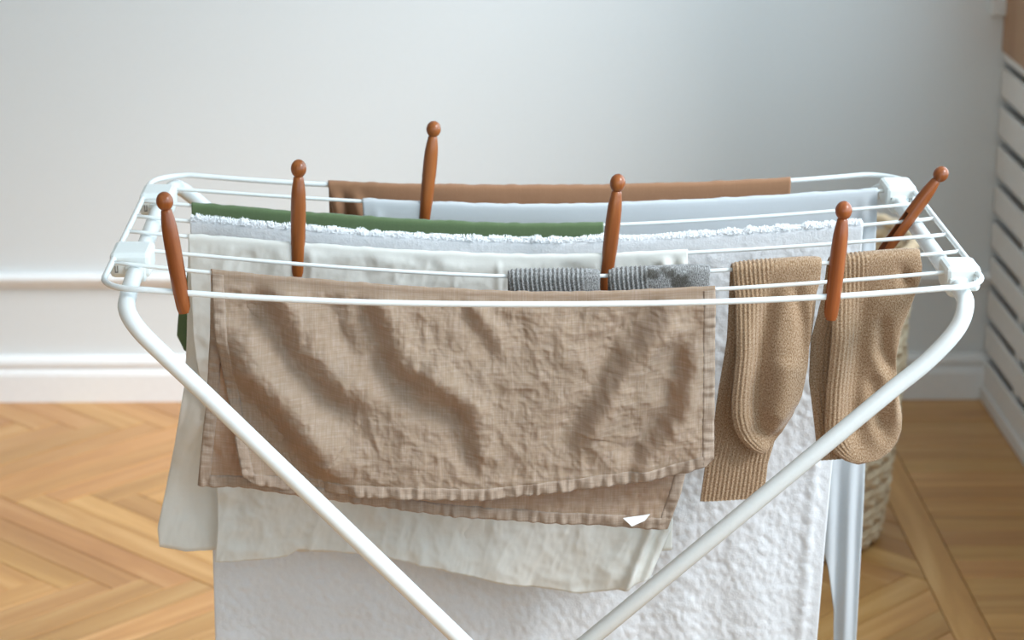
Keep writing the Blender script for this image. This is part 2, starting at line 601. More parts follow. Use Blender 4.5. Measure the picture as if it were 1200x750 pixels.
R45 = math.sqrt(.5)
full_mesh = {}
near, far = [], MB()
kmax = int(7.0 / PW) + 4
for band in range(-4, 11):
    for k in range(-kmax * 2, kmax * 2):
        for kind in ('H', 'V'):
            a0, b0 = k * PW + band * PL, k * PW - band * PL
            if kind == 'H':
                rect = (a0, b0, a0 + PL, b0 + PW)
                ang = -math.pi / 4
            else:
                rect = (a0, b0 + PW, a0 + PW, b0 + PW + PL)
                ang = math.pi / 4
            ca, cb = (rect[0] + rect[2]) / 2, (rect[1] + rect[3]) / 2
            cx, cy = (ca + cb) * R45, (cb - ca) * R45 + SPINE_Y
            if cx < FX0 - .3 or cx > FX1 + .3 or cy < REAR_Y - .3 or cy > BACK_Y + .3:
                continue
            hl, hw = PL / 2 - GAP, PW / 2 - GAP
            c, s = math.cos(ang), math.sin(ang)
            poly = [(cx + c * u - s * v, cy + s * u + c * v) for u, v in ((-hl, -hw), (hl, -hw), (hl, hw), (-hl, hw))]
            whole = all(FX0 < p[0] < FX1 and REAR_Y < p[1] < BACK_Y for p in poly)
            if not whole:
                for ax, lim, less in ((0, FX1, True), (0, FX0, False), (1, BACK_Y, True), (1, REAR_Y, False)):
                    poly = clip_poly(poly, ax, lim, less)
                    if len(poly) < 3:
                        break
                if len(poly) < 3:
                    continue
                ar = abs(sum(poly[i - 1][0] * poly[i][1] - poly[i][0] * poly[i - 1][1] for i in range(len(poly)))) / 2
                if ar < 1.5e-4:
                    continue
                q = []
                for p in poly:
                    if not q or math.hypot(p[0] - q[-1][0], p[1] - q[-1][1]) > .002:
                        q.append(p)
                if len(q) > 2 and math.hypot(q[0][0] - q[-1][0], q[0][1] - q[-1][1]) < .002:
                    q.pop()
                poly = q
                if len(poly) < 3:
                    continue
            dz = random.uniform(-.0005, .0004)
            # the ones the photograph shows stand nearest its lower edge and the wall
            if cy > 2.95 and cx > -1.35:
                near.append((poly, cx, cy, ang, dz, whole))
            else:
                far.add(*prism(poly, -TH, dz))
for poly, cx, cy, ang, dz, whole in near:
    if whole and 'full' in full_mesh:
        o = bpy.data.objects.new('plank', full_mesh['full'])
        COL.objects.link(o)
    else:
        c, s = math.cos(-ang), math.sin(-ang)
        lp = [((x - cx) * c - (y - cy) * s, (x - cx) * s + (y - cy) * c) for x, y in poly]
        v, f = prism(lp, -TH, 0)
        o = mesh_obj('plank', v, f, MAT['parquet'])
        if whole:
            full_mesh['full'] = o.data
    o.location = (cx, cy, dz)
    o.rotation_euler = (0, 0, ang)
    o.parent = floor
print('planks', len(near))
ff = far.build('parquet_field', MAT['parquet_far'], floor)
ff['kind'] = 'stuff'
# border strip and cross boards beside the radiator screen
y = BACK_Y - .002
for ln in (1.18, 1.02, 1.3, 1.2, 1.02, 1.3):
    v, f = prism([(-ln / 2 + GAP, -.0285), (ln / 2 - GAP, -.0285), (ln / 2 - GAP, .0285), (-ln / 2 + GAP, .0285)], -TH, 0)
    o = mesh_obj('border_strip', v, f, MAT['parquet'], floor)
    o.location = (FX1 + .030, y - ln / 2, random.uniform(-.0003, .0003))
    o.rotation_euler = (0, 0, math.pi / 2)
    y -= ln
y = BACK_Y - .003
k = 0
while y > REAR_Y:
    wd = random.choice((.064, .070, .068, .073, .060))
    xa, xb = FX1 + .060, 1.155
    hl = (xb - xa) / 2
    v, f = prism([(-hl, -wd / 2 + GAP), (hl, -wd / 2 + GAP), (hl, wd / 2 - GAP), (-hl, wd / 2 - GAP)], -TH, 0)
    o = mesh_obj('border_board', v, f, MAT['parquet'], floor)
    o.location = ((xa + xb) / 2, y - wd / 2, random.uniform(-.0006, .0004))
    y -= wd

# ------------------------------------------------------------------ radiator screen
rc = tag(empty('radiator_screen', (1.06, 2.6, 0)), 'long white radiator screen of horizontal slats along the right-hand wall', 'radiator screen')
zs = [.006, .079, .148, .217, .282, .350, .421, .497, .572, .645, .682]
for i in range(len(zs) - 1):
    z0, z1 = zs[i] + (.0 if i == 0 else .019), zs[i + 1]
    if i == len(zs) - 2:
        z0, z1 = zs[i] + .015, .676
    o = MB().box(1.040, 1.050, REAR_Y + .02, BACK_Y - .004, z0, z1, .0035).build('slat', MAT['slat'])
    rel(o, rc)
yy = BACK_Y - .23
while yy > REAR_Y:
    rel(MB().box(1.0505, 1.075, yy - .02, yy + .02, .006, .655).build('upright', MAT['slat']), rc)
    yy -= .62
rel(MB().box(1.034, 1.0398, REAR_Y + .02, BACK_Y - .022, .001, .03, .002).build('plinth', MAT['slat']), rc)

# ------------------------------------------------------------------ the drying rack
XC, ZR = .0985, .8634
XL, XR = XC - .42, XC + .42
YLt = [2.673, 2.618, 2.555, 2.490, 2.427, 2.363, 2.307, 2.211]      # wire ends on the left rail, rear bar first
YRt = [2.673, 2.607, 2.541, 2.475, 2.409, 2.343, 2.2755, 2.211]
SAG = [.0157, .0222, .0277, .0291, .0263, .0289, .0296, .0152]
RB, RW = .0030, .0021


def wy(k, x):
    t = (x - XL) / .84
    return YLt[k] * (1 - t) + YRt[k] * t


def wz(k, x):
    if k in (0, 7):                     # the outer bars leave their corner bends level
        t = np.clip(np.abs(x - XC) / (.42 - .042), 0, 1)
        return ZR - SAG[k] * (1 - t ** 2.3)
    return ZR - SAG[k] * (1 - (np.clip(np.abs(x - XC) / .42, 0, 1) ** 2 + .004) ** .76)


rack = tag(empty('drying_rack', (XC, 2.44, 0)), 'white folding metal laundry rack with crossed legs holding all the washing', 'drying rack')
R = .042
path = []


def corner(cx, cy, a0):
    return [(cx + R * math.cos(math.radians(a0 + 90 * i / 8)), cy + R * math.sin(math.radians(a0 + 90 * i / 8)), ZR) for i in range(9)]


yF, yB = 2.211, 2.673
path += corner(XL + R, yF + R, 180)
path += [(x, yF, float(wz(7, x))) for x in np.linspace(XL + R, XR - R, 40)[1:-1]]
path += corner(XR - R, yF + R, 270)
path += [(XR, y_, ZR) for y_ in np.linspace(yF + R, yB - R, 8)[1:-1]]
path += corner(XR - R, yB - R, 0)
path += [(x, yB, float(wz(0, x))) for x in np.linspace(XR - R, XL + R, 40)[1:-1]]
path += corner(XL + R, yB - R, 90)
path += [(XL, y_, ZR) for y_ in np.linspace(yB - R, yF + R, 8)[1:-1]]
path = [(x, y_, z - (SAG[7] * (1 - (1 - R / .42) ** 2) if 0 else 0)) for x, y_, z in path]
rel(MB().tube(path, RB, 12, closed=True).build('top_frame', MAT['rack'], smooth=True), rack)
for k in range(1, 7):
    pts = [(x, wy(k, x), float(wz(k, x)) + .001 * 0) for x in np.linspace(XL, XR, 44)]
    rel(MB().tube(pts, RW, 10).build('wire', MAT['rack'], smooth=True), rack)

TR = .0083


def leg_frame(side):
    """one U of tube: down at the front, along under the rail, down at the rear"""
    if side < 0:
        fx, fy = .505, 2.165
        f = [(-.222, 2.186, .768), (-.255, 2.188, .801), (-.282, 2.191, .829), (-.2945, 2.203, .845), (-.2975, 2.235, .8500), (-.300, 2.30, .8505)]
        m = [(-.303, 2.45, .8505), (-.305, 2.58, .8505)]
        b = [(-.302, 2.655, .8500), (-.296, 2.690, .845), (-.272, 2.700, .823), (-.235, 2.702, .786)]
        foot_b = (.505, 2.725, .012)
    else:
        fx, fy = -.405, 2.20
        f = [(.428, 2.2045, .763), (.463, 2.2045, .794), (.4885, 2.206, .824), (.4975, 2.215, .8445), (.4995, 2.245, .8500), (.500, 2.30, .8505)]
        m = [(.501, 2.45, .8505), (.502, 2.60, .8505)]
        b = [(.500, 2.648, .8500), (.494, 2.672, .845), (.470, 2.680, .823), (.428, 2.682, .783)]
        foot_b = (-.405, 2.70, .012)
    fr_pts = smooth_path(f + m + b, 8)
    pts = [Vector((fx, fy, .012))] + fr_pts + [Vector(foot_b)]
    o = rel(MB().tube(pts, TR, 18).build('leg_tube', MAT['rack'], smooth=True), rack)
    for q in (Vector((fx, fy, .012)), Vector(foot_b)):
        tgt = fr_pts[0] if q.y < 2.4 else fr_pts[-1]
        d = (tgt - q).normalized()
        c = MB().tube([q - d * .012, q - d * .004, q + d * .03, q + d * .034], [.0095, .0112, .0112, .009], 16)
        c.v = [(a, b_, max(z, .0005)) for a, b_, z in c.v]
        rel(c.build('foot_cap', MAT['rubber'], smooth=True), rack)
    # stay between the two legs, low down
    t = .1
    a = Vector((fx, fy, .012)).lerp(fr_pts[0], t)
    b2 = Vector(foot_b).lerp(fr_pts[-1], t)
    rel(MB().tube([a, b2], .0055, 12).build('stay_bar', MAT['rack'], smooth=True), rack)


leg_frame(-1)
leg_frame(1)
for yy in (2.185, 2.701):
    rel(MB().tube([(.062, yy - .016, .468), (.062, yy + .026, .468)], .0035, 12).build('pivot_pin', MAT['steel'], smooth=True), rack)


def bracket(x0, x1, y0, y1, tx, front):
    """moulded clip that grips the rail above and the leg tube below"""
    b = MB()
    b.box(x0, x1, y0, y1, .8440, .8695, .0045)
    b.box(tx - .0108, tx + .0108, y0 - .004, y1 + .004, .8390, .8600, .0058)
    o = rel(b.build('bracket', MAT['plastic'], smooth=False), rack)
    for sx in (x0 + .0068, x1 - .0068):
        s = MB()
        s.box(sx - .0016, sx + .0016, y0 - .0006, y0 + .0004, .8500, .8510)
        s.box(sx - .0016, sx - .0008, y0 - .0006, y0 + .0004, .8510, .8570)
        s.box(sx + .0008, sx + .0016, y0 - .0006, y0 + .0004, .8510, .8570)
        q = s.build('slot_mark', MAT['slot'])
        q.parent = o
    return o


bracket(-.3255, -.2860, 2.318, 2.368, -.3005, True)
bracket(-.3250, -.2890, 2.562, 2.610, -.3045, False)
bracket(.4880, .5220, 2.262, 2.304, .5000, True)
bracket(.4870, .5210, 2.590, 2.640, .5020, False)


# ------------------------------------------------------------------ cloth over a wire
PINCH = {1: (-.018,), 4: (-.147, .169)}


def interp(tbl, d):
    t = sorted(tbl)
    return np.interp(d, [a for a, _ in t], [b for _, b in t])


def drape(name, mat, k, nu, front, back, disp, thick=.0012, nvf=60, nvb=30, wrap=6, parent=None, umin=0, umax=1,
          vmin=0, off=0.0, soft=.03):
    """front/back = dict(L=[(drop,x)], R=[(drop,x)], B=[(u,drop)]); disp(x, z, d, u, side) -> metres outwards"""
    r = (RB if k in (0, 7) else RW) + thick / 2 + .0004 + off
    u = np.linspace(umin, umax, nu)
    rows, uvr = [], []

    def panel(spec, v, sgn):
        D = interp(spec['B'], u) * v
        x = interp(spec['L'], D) * (1 - u) + interp(spec['R'], D) * u
        z = wz(k, x) - D
        fade = sstep(0, soft, D)
        o = disp(x, z, D, u, sgn) * fade
        for px in PINCH.get(k, ()):                       # a peg nips the cloth flat against the wire
            o = o * (1 - np.exp(-((x - px) / .011) ** 4) * sstep(.060, .034, D))
        yb = wy(k, x) - sgn * (r + o)
        return x, yb, z, D

    for v in np.linspace(1, 0, nvb + 1)[:-1] if back else []:
        x, yy_, z, D = panel(back, v, -1)
        rows.append(np.stack([x, yy_, z], 1))
        uvr.append(np.stack([x, -D], 1))
    if vmin == 0:
        for a in np.linspace(-90, 90, wrap + 1):
            a = math.radians(a)
            sp = front if a >= 0 else (back or front)
            x = interp(sp['L'], 0) * (1 - u) + interp(sp['R'], 0) * u
            wob = .0008 * fbm(x * 90, x * 0, 5, 2) * math.cos(a)
            rows.append(np.stack([x, wy(k, x) - r * math.sin(a), wz(k, x) + r * math.cos(a) + wob], 1))
            uvr.append(np.stack([x, x * 0 + r * a], 1))
    for v in np.linspace(vmin, 1, nvf + 1)[(1 if vmin == 0 else 0):]:
        x, yy_, z, D = panel(front, v, 1)
        rows.append(np.stack([x, yy_, z], 1))
        uvr.append(np.stack([x, D], 1))
    V = np.concatenate(rows)
    UV = np.concatenate(uvr)
    n = len(rows)
    f = [(i * nu + j, i * nu + j + 1, (i + 1) * nu + j + 1, (i + 1) * nu + j) for i in range(n - 1) for j in range(nu - 1)]
    o = mesh_obj(name, V, f, mat, None, True, UV)
    md = o.modifiers.new('thickness', 'SOLIDIFY')
    md.thickness = thick
    md.offset = 0
    return o


# --- brown cloth on the rear bar
BF = dict(L=[(0, -.127), (.03, -.122), (.30, -.105)], R=[(0, .393), (.30, .388)], B=[(0, .27), (1, .29)])
BBk = dict(L=[(0, -.127), (.3, -.122)], R=[(0, .393), (.3, .39)], B=[(0, .25), (1, .26)])


def d_brown(x, z, d, u, s):
    o = .0015 * fbm(x * 30, z * 12, 3, 3) + .0035 * sstep(.0, .1, d) * np.sin(x * 30)
    if s > 0:
        o = o + .013 * np.exp(-((u - .055 - .1 * d) / .012) ** 2) + .009 * np.exp(-((u - .012) / .010) ** 2) - .005 * np.exp(-((u - .030 - .06 * d) / .008) ** 2)
        o = o + .0025 * crumple(x, z, 31, 18) * np.exp(-((x - .13) / .1) ** 2)
    return o


tag(drape('brown_cloth', MAT['brown'], 0, 220, BF, BBk, d_brown, .0016),
    'plain brown cotton cloth on the rearmost bar of the rack', 'cloth')

# --- smooth white garment on the second wire, with a narrow tail hanging low on the right
SHF = dict(L=[(0, -.087), (.412, -.06)], R=[(0, .480), (.25, .482), (.6, .482)],
           B=[(0, .30), (.5, .33), (.88, .385), (.918, .415), (.932, .445), (.950, .50), (.956, .60), (1, .615)])
SHB = dict(L=[(0, -.087), (.3, -.08)], R=[(0, .480), (.3, .470)], B=[(0, .28), (1, .3)])


def d_sheet(x, z, d, u, s):
    o = .0012 * fbm(x * 14, z * 5, 8, 3) + .004 * np.sin(x * 22 + 1) * sstep(.02, .2, d)
    o = o + .0035 * np.exp(-((u - .975) / .010) ** 2) * (s > 0) + .004 * np.sin(x * 320 + z * 8) * sstep(.25, .4, d) * (u > .9) * .6
    o = o + .0035 * np.exp(-((u - .028) / .010) ** 2) * (s > 0)
    return o


tag(drape('white_sheet', MAT['sheet'], 1, 260, SHF, SHB, d_sheet, .0014, 90),
    'smooth white cotton sheet on the wire just in front of the brown cloth', 'sheet')

# --- green cloth
GF = dict(L=[(0, -.268), (.05, -.267), (.16, -.262)], R=[(0, .174), (.03, .175), (.15, .170)], B=[(0, .135), (.5, .145), (1, .15)])
GB = dict(L=[(0, -.268), (.053, -.272), (.10, -.280), (.125, -.287), (.150, -.2895), (.165, -.282)], R=[(0, .174), (.15, .17)],
          B=[(0, .166), (.03, .170), (1, .17)])


def d_green(x, z, d, u, s):
    o = .0012 * fbm(x * 40, z * 14, 13, 3) + .003 * np.sin(x * 40 + .6) * sstep(.02, .1, d)
    return o + .0022 * np.sin(x * 260 + z * 30) * sstep(.90, .97, u) * sstep(.0, .02, d)


tag(drape('green_cloth', MAT['green'], 2, 240, GF, GB, d_green, .0018),
    'sage green cotton cloth folded over a middle wire of the rack', 'cloth')

# --- white terry towel with a shaggy top edge
TF = dict(L=[(0, -.263), (.13, -.264), (.32, -.250), (.7, -.250)],
          R=[(0, .442), (.06, .441), (.17, .431), (.26, .421), (.354, .417), (.465, .413), (.7, .405)], B=[(0, .62), (1, .615)])
TB = dict(L=[(0, -.263), (.3, -.255)], R=[(0, .442), (.1, .432), (.3, .40)], B=[(0, .30), (1, .31)])


def d_terry(x, z, d, u, s):
    nub = .0009 * fbm(x * 130, z * 130, 21, 2) + .0008 * vnoise(x * 260, z * 260, 25)
    smooth_edge = sstep(0, .012, np.minimum(u, 1 - u) * .67)
    o = nub * (.15 + .85 * smooth_edge)
    o = o + .004 * fbm(x * 9, z * 3, 23, 3) + .0035 * np.sin(x * 19 + z * 2) * sstep(.1, .4, d)
    if s > 0:
        o = o + .0022 * np.sin((x - .1) * 75 + z * 5) * sstep(.25, .5, d) * (.4 + .6 * vnoise(x * 6, z * 3, 91))
        o = o + .0025 * np.exp(-((u - .972) / .008) ** 2)
    return o


terry = tag(drape('terry_towel', MAT['terry'], 3, 330, TF, TB, d_terry, .0026, 230, 40),
            'large white terry towel with a fuzzy top edge hanging lowest', 'towel')
# loops of pile standing along the fold
pv, pf = [], []
rng = np.random.RandomState(4)
for i in range(5200):
    x = rng.uniform(-.262, .441)
    a = math.radians(rng.uniform(-50, 70))
    rr = RW + .003
    base = Vector((x, float(wy(3, x)) - rr * math.sin(a), float(wz(3, x)) + rr * math.cos(a)))
    clump = .55 + .45 * float(vnoise(np.array(x * 130), np.array(0.), 77))
    ln = rng.uniform(.0015, .0048) * clump + .001
    d = Vector((rng.uniform(-.6, .6), -math.sin(a) + rng.uniform(-.4, .4), math.cos(a) + rng.uniform(-.2, .3))).normalized()
    sd = Vector((d.z, 0, -d.x)) if abs(d.y) < .9 else Vector((1, 0, 0))
    sd = sd.normalized() * .00045
    s2 = d.cross(sd).normalized() * .00045
    n0 = len(pv)
    tip = base + d * ln
    pv += [base + sd, base - sd * .5 + s2, base - sd * .5 - s2, tip + sd * .6, tip - sd * .4 + s2 * .6, tip - sd * .4 - s2 * .6]
    pf += [(n0, n0 + 1, n0 + 4, n0 + 3), (n0 + 1, n0 + 2, n0 + 5, n0 + 4), (n0 + 2, n0, n0 + 3, n0 + 5), (n0 + 3, n0 + 4, n0 + 5)]
pile = mesh_obj('pile', pv, pf, MAT['pile'], terry, True, [(p[0], p[2]) for p in pv])
pile['kind'] = 'stuff'

# --- ivory cloth, its rear layer flaring out to the left
CF = dict(L=[(0, -.259), (.108, -.257), (.199, -.246), (.265, -.237), (.313, -.237), (.36, -.242)],
          R=[(0, .252), (.09, .253), (.2, .247), (.3, .240), (.36, .216)],
          B=[(0, .352), (.09, .347), (.16, .342), (.185, .333), (.37, .330), (.53, .346), (.69, .363), (.85, .371), (.95, .363), (1, .350)])
CB = dict(L=[(0, -.259), (.114, -.265), (.164, -.269), (.228, -.281), (.275, -.291), (.322, -.3015), (.345, -.300)],
          R=[(0, .252), (.3, .245)], B=[(0, .343), (.05, .346), (.12, .342), (.5, .335), (1, .33)])


def d_cream(x, z, d, u, s):
    o = .0034 * crumple(x, z, 41, 9) + .0028 * crumple(x * 1.5 - z * .5, z * .8, 45, 20) + .0009 * crumple(x, z, 46, 55)
    o = o + .004 * np.sin(x * 17 + z * 6 + .5) * sstep(.03, .2, d)
    if s > 0:
        o = o + .008 * np.exp(-((u - .955) / .011) ** 2) + .005 * np.exp(-((u - .99) / .01) ** 2) + .0025 * np.sin(x * 95 + 2 * vnoise(x * 20, x * 0, 3)) * sstep(.05, 0, d) * vnoise(x * 14, x * 0 + .3, 57)
        o = o + .0045 * sstep(.24, .36, d) * np.sin(x * 26 + 2.2) + .004 * sstep(.28, .36, d)
        o = o + .002 * np.exp(-((u - .62) / .006) ** 2) * (d < .08)
        o = o + .0016 * crumple(x, z, 48, 30) * sstep(.22, .3, d)
    else:
        o = o + .004 * np.sin(z * 40 + x * 12) * sstep(.1, .3, d) * (u < .2)
    return o


tag(drape('ivory_cloth', MAT['cream'], 4, 300, CF, CB, d_cream, .0012, 150, 70, soft=.012),
    'crumpled ivory cotton cloth flaring out at left behind the taupe linen', 'cloth')

# --- taupe linen
LF = dict(L=[(0, -.2245), (.065, -.222), (.108, -.2155), (.152, -.208), (.187, -.202), (.215, -.196)],
          R=[(0, .2665), (.11, .268), (.18, .269), (.22, .264)],
          B=[(0, .205), (.02, .2135), (.09, .218), (.2, .218), (.4, .2135), (.5, .212), (.65, .203), (.76, .196), (.88, .190), (.94, .184), (.985, .177), (1, .170)])
LB = dict(L=[(0, -.2255), (.071, -.229), (.133, -.234), (.188, -.241), (.226, -.2455)],
          R=[(0, .2655), (.097, .264), (.182, .246), (.213, .239), (.252, .227)],
          B=[(0, .2255), (.10, .2225), (.3, .229), (.5, .2365), (.66, .2395), (.85, .2445), (1, .252)])
FOLDS = [  # steep shaded flanks of the swags: polyline (x, z), half width, slope, side
    ([(-.218, .815), (-.202, .754), (-.159, .707), (-.122, .649), (-.071, .633)], .021, .80, 1),
    ([(-.180, .850), (-.165, .819), (-.143, .774), (-.102, .730), (-.045, .710)], .016, .75, 1),
    ([(-.072, .840), (-.070, .823), (-.048, .768), (-.018, .732), (.040, .712)], .014, .70, 1),
    ([(-.103, .845), (-.093, .803), (-.074, .761)], .010, .55, 1),
    ([(-.025, .770), (-.015, .754), (.022, .720), (.033, .672), (.036, .655)], .012, .62, 1),
    ([(.022, .835), (.029, .817), (.066, .763)], .009, .5, 1),
    ([(.235, .835), (.213, .814), (.180, .780), (.152, .725), (.135, .697), (.134, .662)], .012, .85, 1),
    ([(.243, .80), (.239, .772), (.229, .714), (.193, .666), (.18, .655)], .010, .85, 1),
]


def d_linen(x, z, d, u, s):
    o = .0030 * crumple(x * .7 + z * .7, z * .55 - x * .55, 71, 18) + .0022 * crumple(x, z, 75, 38) + .0011 * crumple(x, z, 79, 90)
    o = o + .003 * fbm(x * 8, z * 6, 73, 2) + .0026 * crumple((x + z) * .45, (z - x) * 1.0, 83, 13) * (s > 0)
    if s > 0:
        for pts, w_, sl, sd in FOLDS:
            o = o + fold_step(x, z, pts, w_, sl * 1.6, sd)
        o = o + .006 * sstep(.0, .1, d)
        ed = np.minimum(u * .48, (1 - u) * .48)
        o = o + .0010 * np.sin(z * 420 + 3 * vnoise(z * 60, x * 0, 5)) * np.exp(-(ed / .010) ** 2)
        bot = (interp(LF['B'], u) - d)
        o = o + .0012 * np.sin(x * 400 + 3 * vnoise(x * 60, x * 0, 7)) * np.exp(-(bot / .012) ** 2)
        o = o + .004 * np.exp(-((u - .955) / .03) ** 2) * sstep(.1, .2, d)
    else:
        o = o + .0012 * np.sin(x * 400 + 3 * vnoise(x * 60, x * 0, 9)) * np.exp(-((interp(LB['B'], u) - d) / .012) ** 2)
    return o + .0015


linen = tag(drape('linen_towel', MAT['linen'], 6, 430, LF, LB, d_linen, .0011, 210, 120, soft=.016),
            'crumpled taupe linen towel with puckered hems on the foremost wire', 'towel')


def hem_strip(front, side):
    """turned-under edge, sewn on the outer face"""
    spec = LF if front else LB
    s = 1 if front else -1
    if side == 'B':
        uu = np.linspace(0, 1, 400)
        w_ = np.linspace(0, .0125, 7)
        U, Wd = np.meshgrid(uu, w_)
        D = interp(spec['B'], U) - Wd
    else:
        hw = np.linspace(0, .0120 / .49, 7)
        vv = np.linspace(.0 if front else .1, 1, 200)
        V_, Wd = np.meshgrid(vv, hw)
        U = Wd if side == 'L' else 1 - Wd
        D = interp(spec['B'], U) * V_
    x = interp(spec['L'], D) * (1 - U) + interp(spec['R'], D) * U
    z = wz(6, x) - D
    o = d_linen(x, z, D, U, s) * sstep(0, .016, D)
    rr_ = RW + .0011 / 2 + .0004
    ny, nx = x.shape
    edge = np.ones_like(x)
    edge[0] = edge[-1] = .35
    stitch = .0004 * np.sin((x if side == 'B' else z) * 700)
    # both hems are seen from the room side, so the strip lies on the camera-side face
    y_ = wy(6, x) - s * (rr_ + o) - (.0011 * edge + stitch * edge)
    Vt = np.stack([x, y_, z], -1).reshape(-1, 3)
    f = [(i * nx + j, i * nx + j + 1, (i + 1) * nx + j + 1, (i + 1) * nx + j) for i in range(ny - 1) for j in range(nx - 1)]
    q = mesh_obj('hem', Vt, f, MAT['hem'], linen, True, np.stack([x, D], -1).reshape(-1, 2))
    md = q.modifiers.new('thickness', 'SOLIDIFY')
    md.thickness = .0006
    md.offset = 0
    return q


for a in ((True, 'B'), (True, 'L'), (True, 'R'), (False, 'B'), (False, 'L'), (False, 'R')):
    hem_strip(*a)
# care label sewn to the rear hem
tg = mesh_obj('care_label', [(.181, 2.287, .6020), (.2085, 2.286, .6065), (.203, 2.2845, .6000), (.190, 2.283, .5945)], [(0, 3, 2, 1)],
              MAT['tag'], linen)
md = tg.modifiers.new('thickness', 'SOLIDIFY')
md.thickness = .0004
tg['label'] = 'small white care label'


# ------------------------------------------------------------------ socks: flattened knitted tubes hung over a wire
def sock(name, mat, k, FL, FR, BL, BR, ribs, disp, half=.0028, nphi=240, nf=90, nb=80, rib_amp=.0006, pitch=.0043):
    r = RW + half + .0006
    Lf = max(a for a, _ in FL)
    Lb = max(a for a, _ in BL)
    st = [('b', v) for v in np.linspace(1, 0, nb + 1)[:-1]] + [('w', a) for a in np.linspace(-90, 90, 13)] + \
         [('f', v) for v in (1 - (1 - np.linspace(0, 1, nf + 1)[1:]) ** 1.6)]
    phi = np.linspace(0, 2 * np.pi, nphi, endpoint=False)
    tt = phi / np.pi
    cu = np.where(tt < 1, 1 - 2 * tt, 2 * tt - 3)                 # across, evenly spaced
    cu = np.sign(cu) * (1 - (1 - np.abs(cu)) ** 1.15)
    cn = np.where(tt < 1, 1, -1) * np.sqrt(np.clip(1 - np.abs(cu) ** 6, 0, 1))
    rows, uv = [], []
    s_acc = -Lb
    for kind, v in st:
        if kind == 'w':
            D, a = 0.0, math.radians(v)
            arc = r * a
        else:
            D = float(v) * (Lf if kind == 'f' else Lb)
            a = math.radians(90 if kind == 'f' else -90)
            arc = (D + r * 1.57) * (1 if kind == 'f' else -1)
        if kind == 'b' or (kind == 'w' and v < 0):
            xl, xr = float(interp(BL, D)), float(interp(BR, D))
        else:
            xl, xr = float(interp(FL, D)), float(interp(FR, D))
        if kind == 'w':
            t = (v + 90) / 180
            xl = float(interp(BL, 0)) * (1 - t) + float(interp(FL, 0)) * t
            xr = float(interp(BR, 0)) * (1 - t) + float(interp(FR, 0)) * t
        hw = max((xr - xl) / 2, .0008)
        xc = (xl + xr) / 2
        x = xc + hw * cu
        ny, nz = -math.sin(a), math.cos(a)
        taper = min(1, hw / .012)
        puff = half * (1 + .25 * np.cos(cu * 1.4)) * taper
        rib = ribs(x, D, kind) * rib_amp * np.cos(2 * np.pi * (x - xl) / pitch)
        off = cn * (puff + np.maximum(rib, -.0006) * (np.abs(cn) > .3))
        z0 = wz(k, x) - (D if kind != 'w' else 0)
        base = r
        if kind == 'f':
            base = r + disp(x, z0, D, 1) * sstep(0, .03, np.full_like(x, D)) * (np.abs(cu) < 2)
        elif kind == 'b':
            base = r + disp(x, z0, D, -1) * sstep(0, .03, np.full_like(x, D))
        rows.append(np.stack([x, wy(k, x) + ny * (base + off), z0 + nz * (base + off)], 1))
        uv.append(np.stack([x + np.where(tt < 1, 0, .3), np.full_like(x, arc)], 1))
    V = np.concatenate(rows)
    n = len(rows)
    f = []
    for i in range(n - 1):
        for j in range(nphi):
            l = (j + 1) % nphi
            f.append((i * nphi + j, i * nphi + l, (i + 1) * nphi + l, (i + 1) * nphi + j))
    f.append(tuple(range(nphi)))
    f.append(tuple((n - 1) * nphi + j for j in range(nphi - 1, -1, -1)))
    return mesh_obj(name, V, f, mat, None, True, np.concatenate(uv))


S1FL = [(0, .290), (.034, .294), (.088, .2955), (.133, .2925), (.150, .293), (.165, .2965), (.177, .303), (.187, .312), (.193, .3205), (.195, .326)]
S1FR = [(0, .379), (.018, .378), (.04, .3715), (.102, .369), (.134, .364), (.156, .3565), (.172, .3475), (.185, .339), (.192, .332), (.195, .327)]
S1BL = [(0, .289), (.075, .2875), (.129, .281), (.166, .278), (.207, .270), (.247, .2655)]
S1BR = [(0, .379), (.081, .373), (.143, .359), (.188, .341), (.211, .3345), (.247, .3315)]
S2FL = [(0, .389), (.041, .3905), (.077, .391), (.131, .388), (.168, .388), (.182, .3895), (.193, .3945), (.202, .402), (.209, .411), (.214, .424)]
S2FR = [(0, .477), (.010, .4795), (.024, .4785), (.043, .472), (.075, .461), (.102, .458), (.139, .461), (.165, .4665), (.180, .467), (.193, .4635), (.203, .457), (.210, .447), (.214, .426)]
S2BL = [(0, .386), (.036, .382), (.081, .3735), (.126, .373), (.173, .380), (.210, .385)]
S2BR = [(0, .477), (.089, .460), (.15, .430), (.177, .421), (.210, .415)]


def rib1(x, D, kind):
    if kind == 'b':
        return np.full_like(x, 1.0 if D > .19 else .6)
    lim = .326 if kind == 'f' else .332
    return 1 - sstep(lim - .008, lim + .006, x)


def rib2(x, D, kind):
    if kind == 'b':
        return np.full_like(x, .8)
    lim = .424 - .05 * D
    return 1 - sstep(lim - .008, lim + .006, x)


def ds1(x, z, d, s):
    o = .0014 * fbm(x * 28, z * 22, 101, 3)
    if s > 0:
        o = o + fold_ridge(x, z, [(.331, .83), (.322, .77), (.319, .707), (.323, .679), (.338, .662)], .007, -.0075)
        o = o + fold_ridge(x, z, [(.347, .76), (.343, .71), (.336, .684)], .011, .007)
        o = o + fold_ridge(x, z, [(.364, .705), (.350, .682), (.334, .662)], .004, -.005)
        o = o + fold_ridge(x, z, [(.352, .835), (.362, .79), (.364, .75)], .005, -.0035)
        o = o + fold_ridge(x, z, [(.305, .80), (.303, .70), (.31, .67)], .010, .003)
        return o + .004 * sstep(0, .08, np.full_like(x, d))
    return o + .003 * np.sin(z * 30)


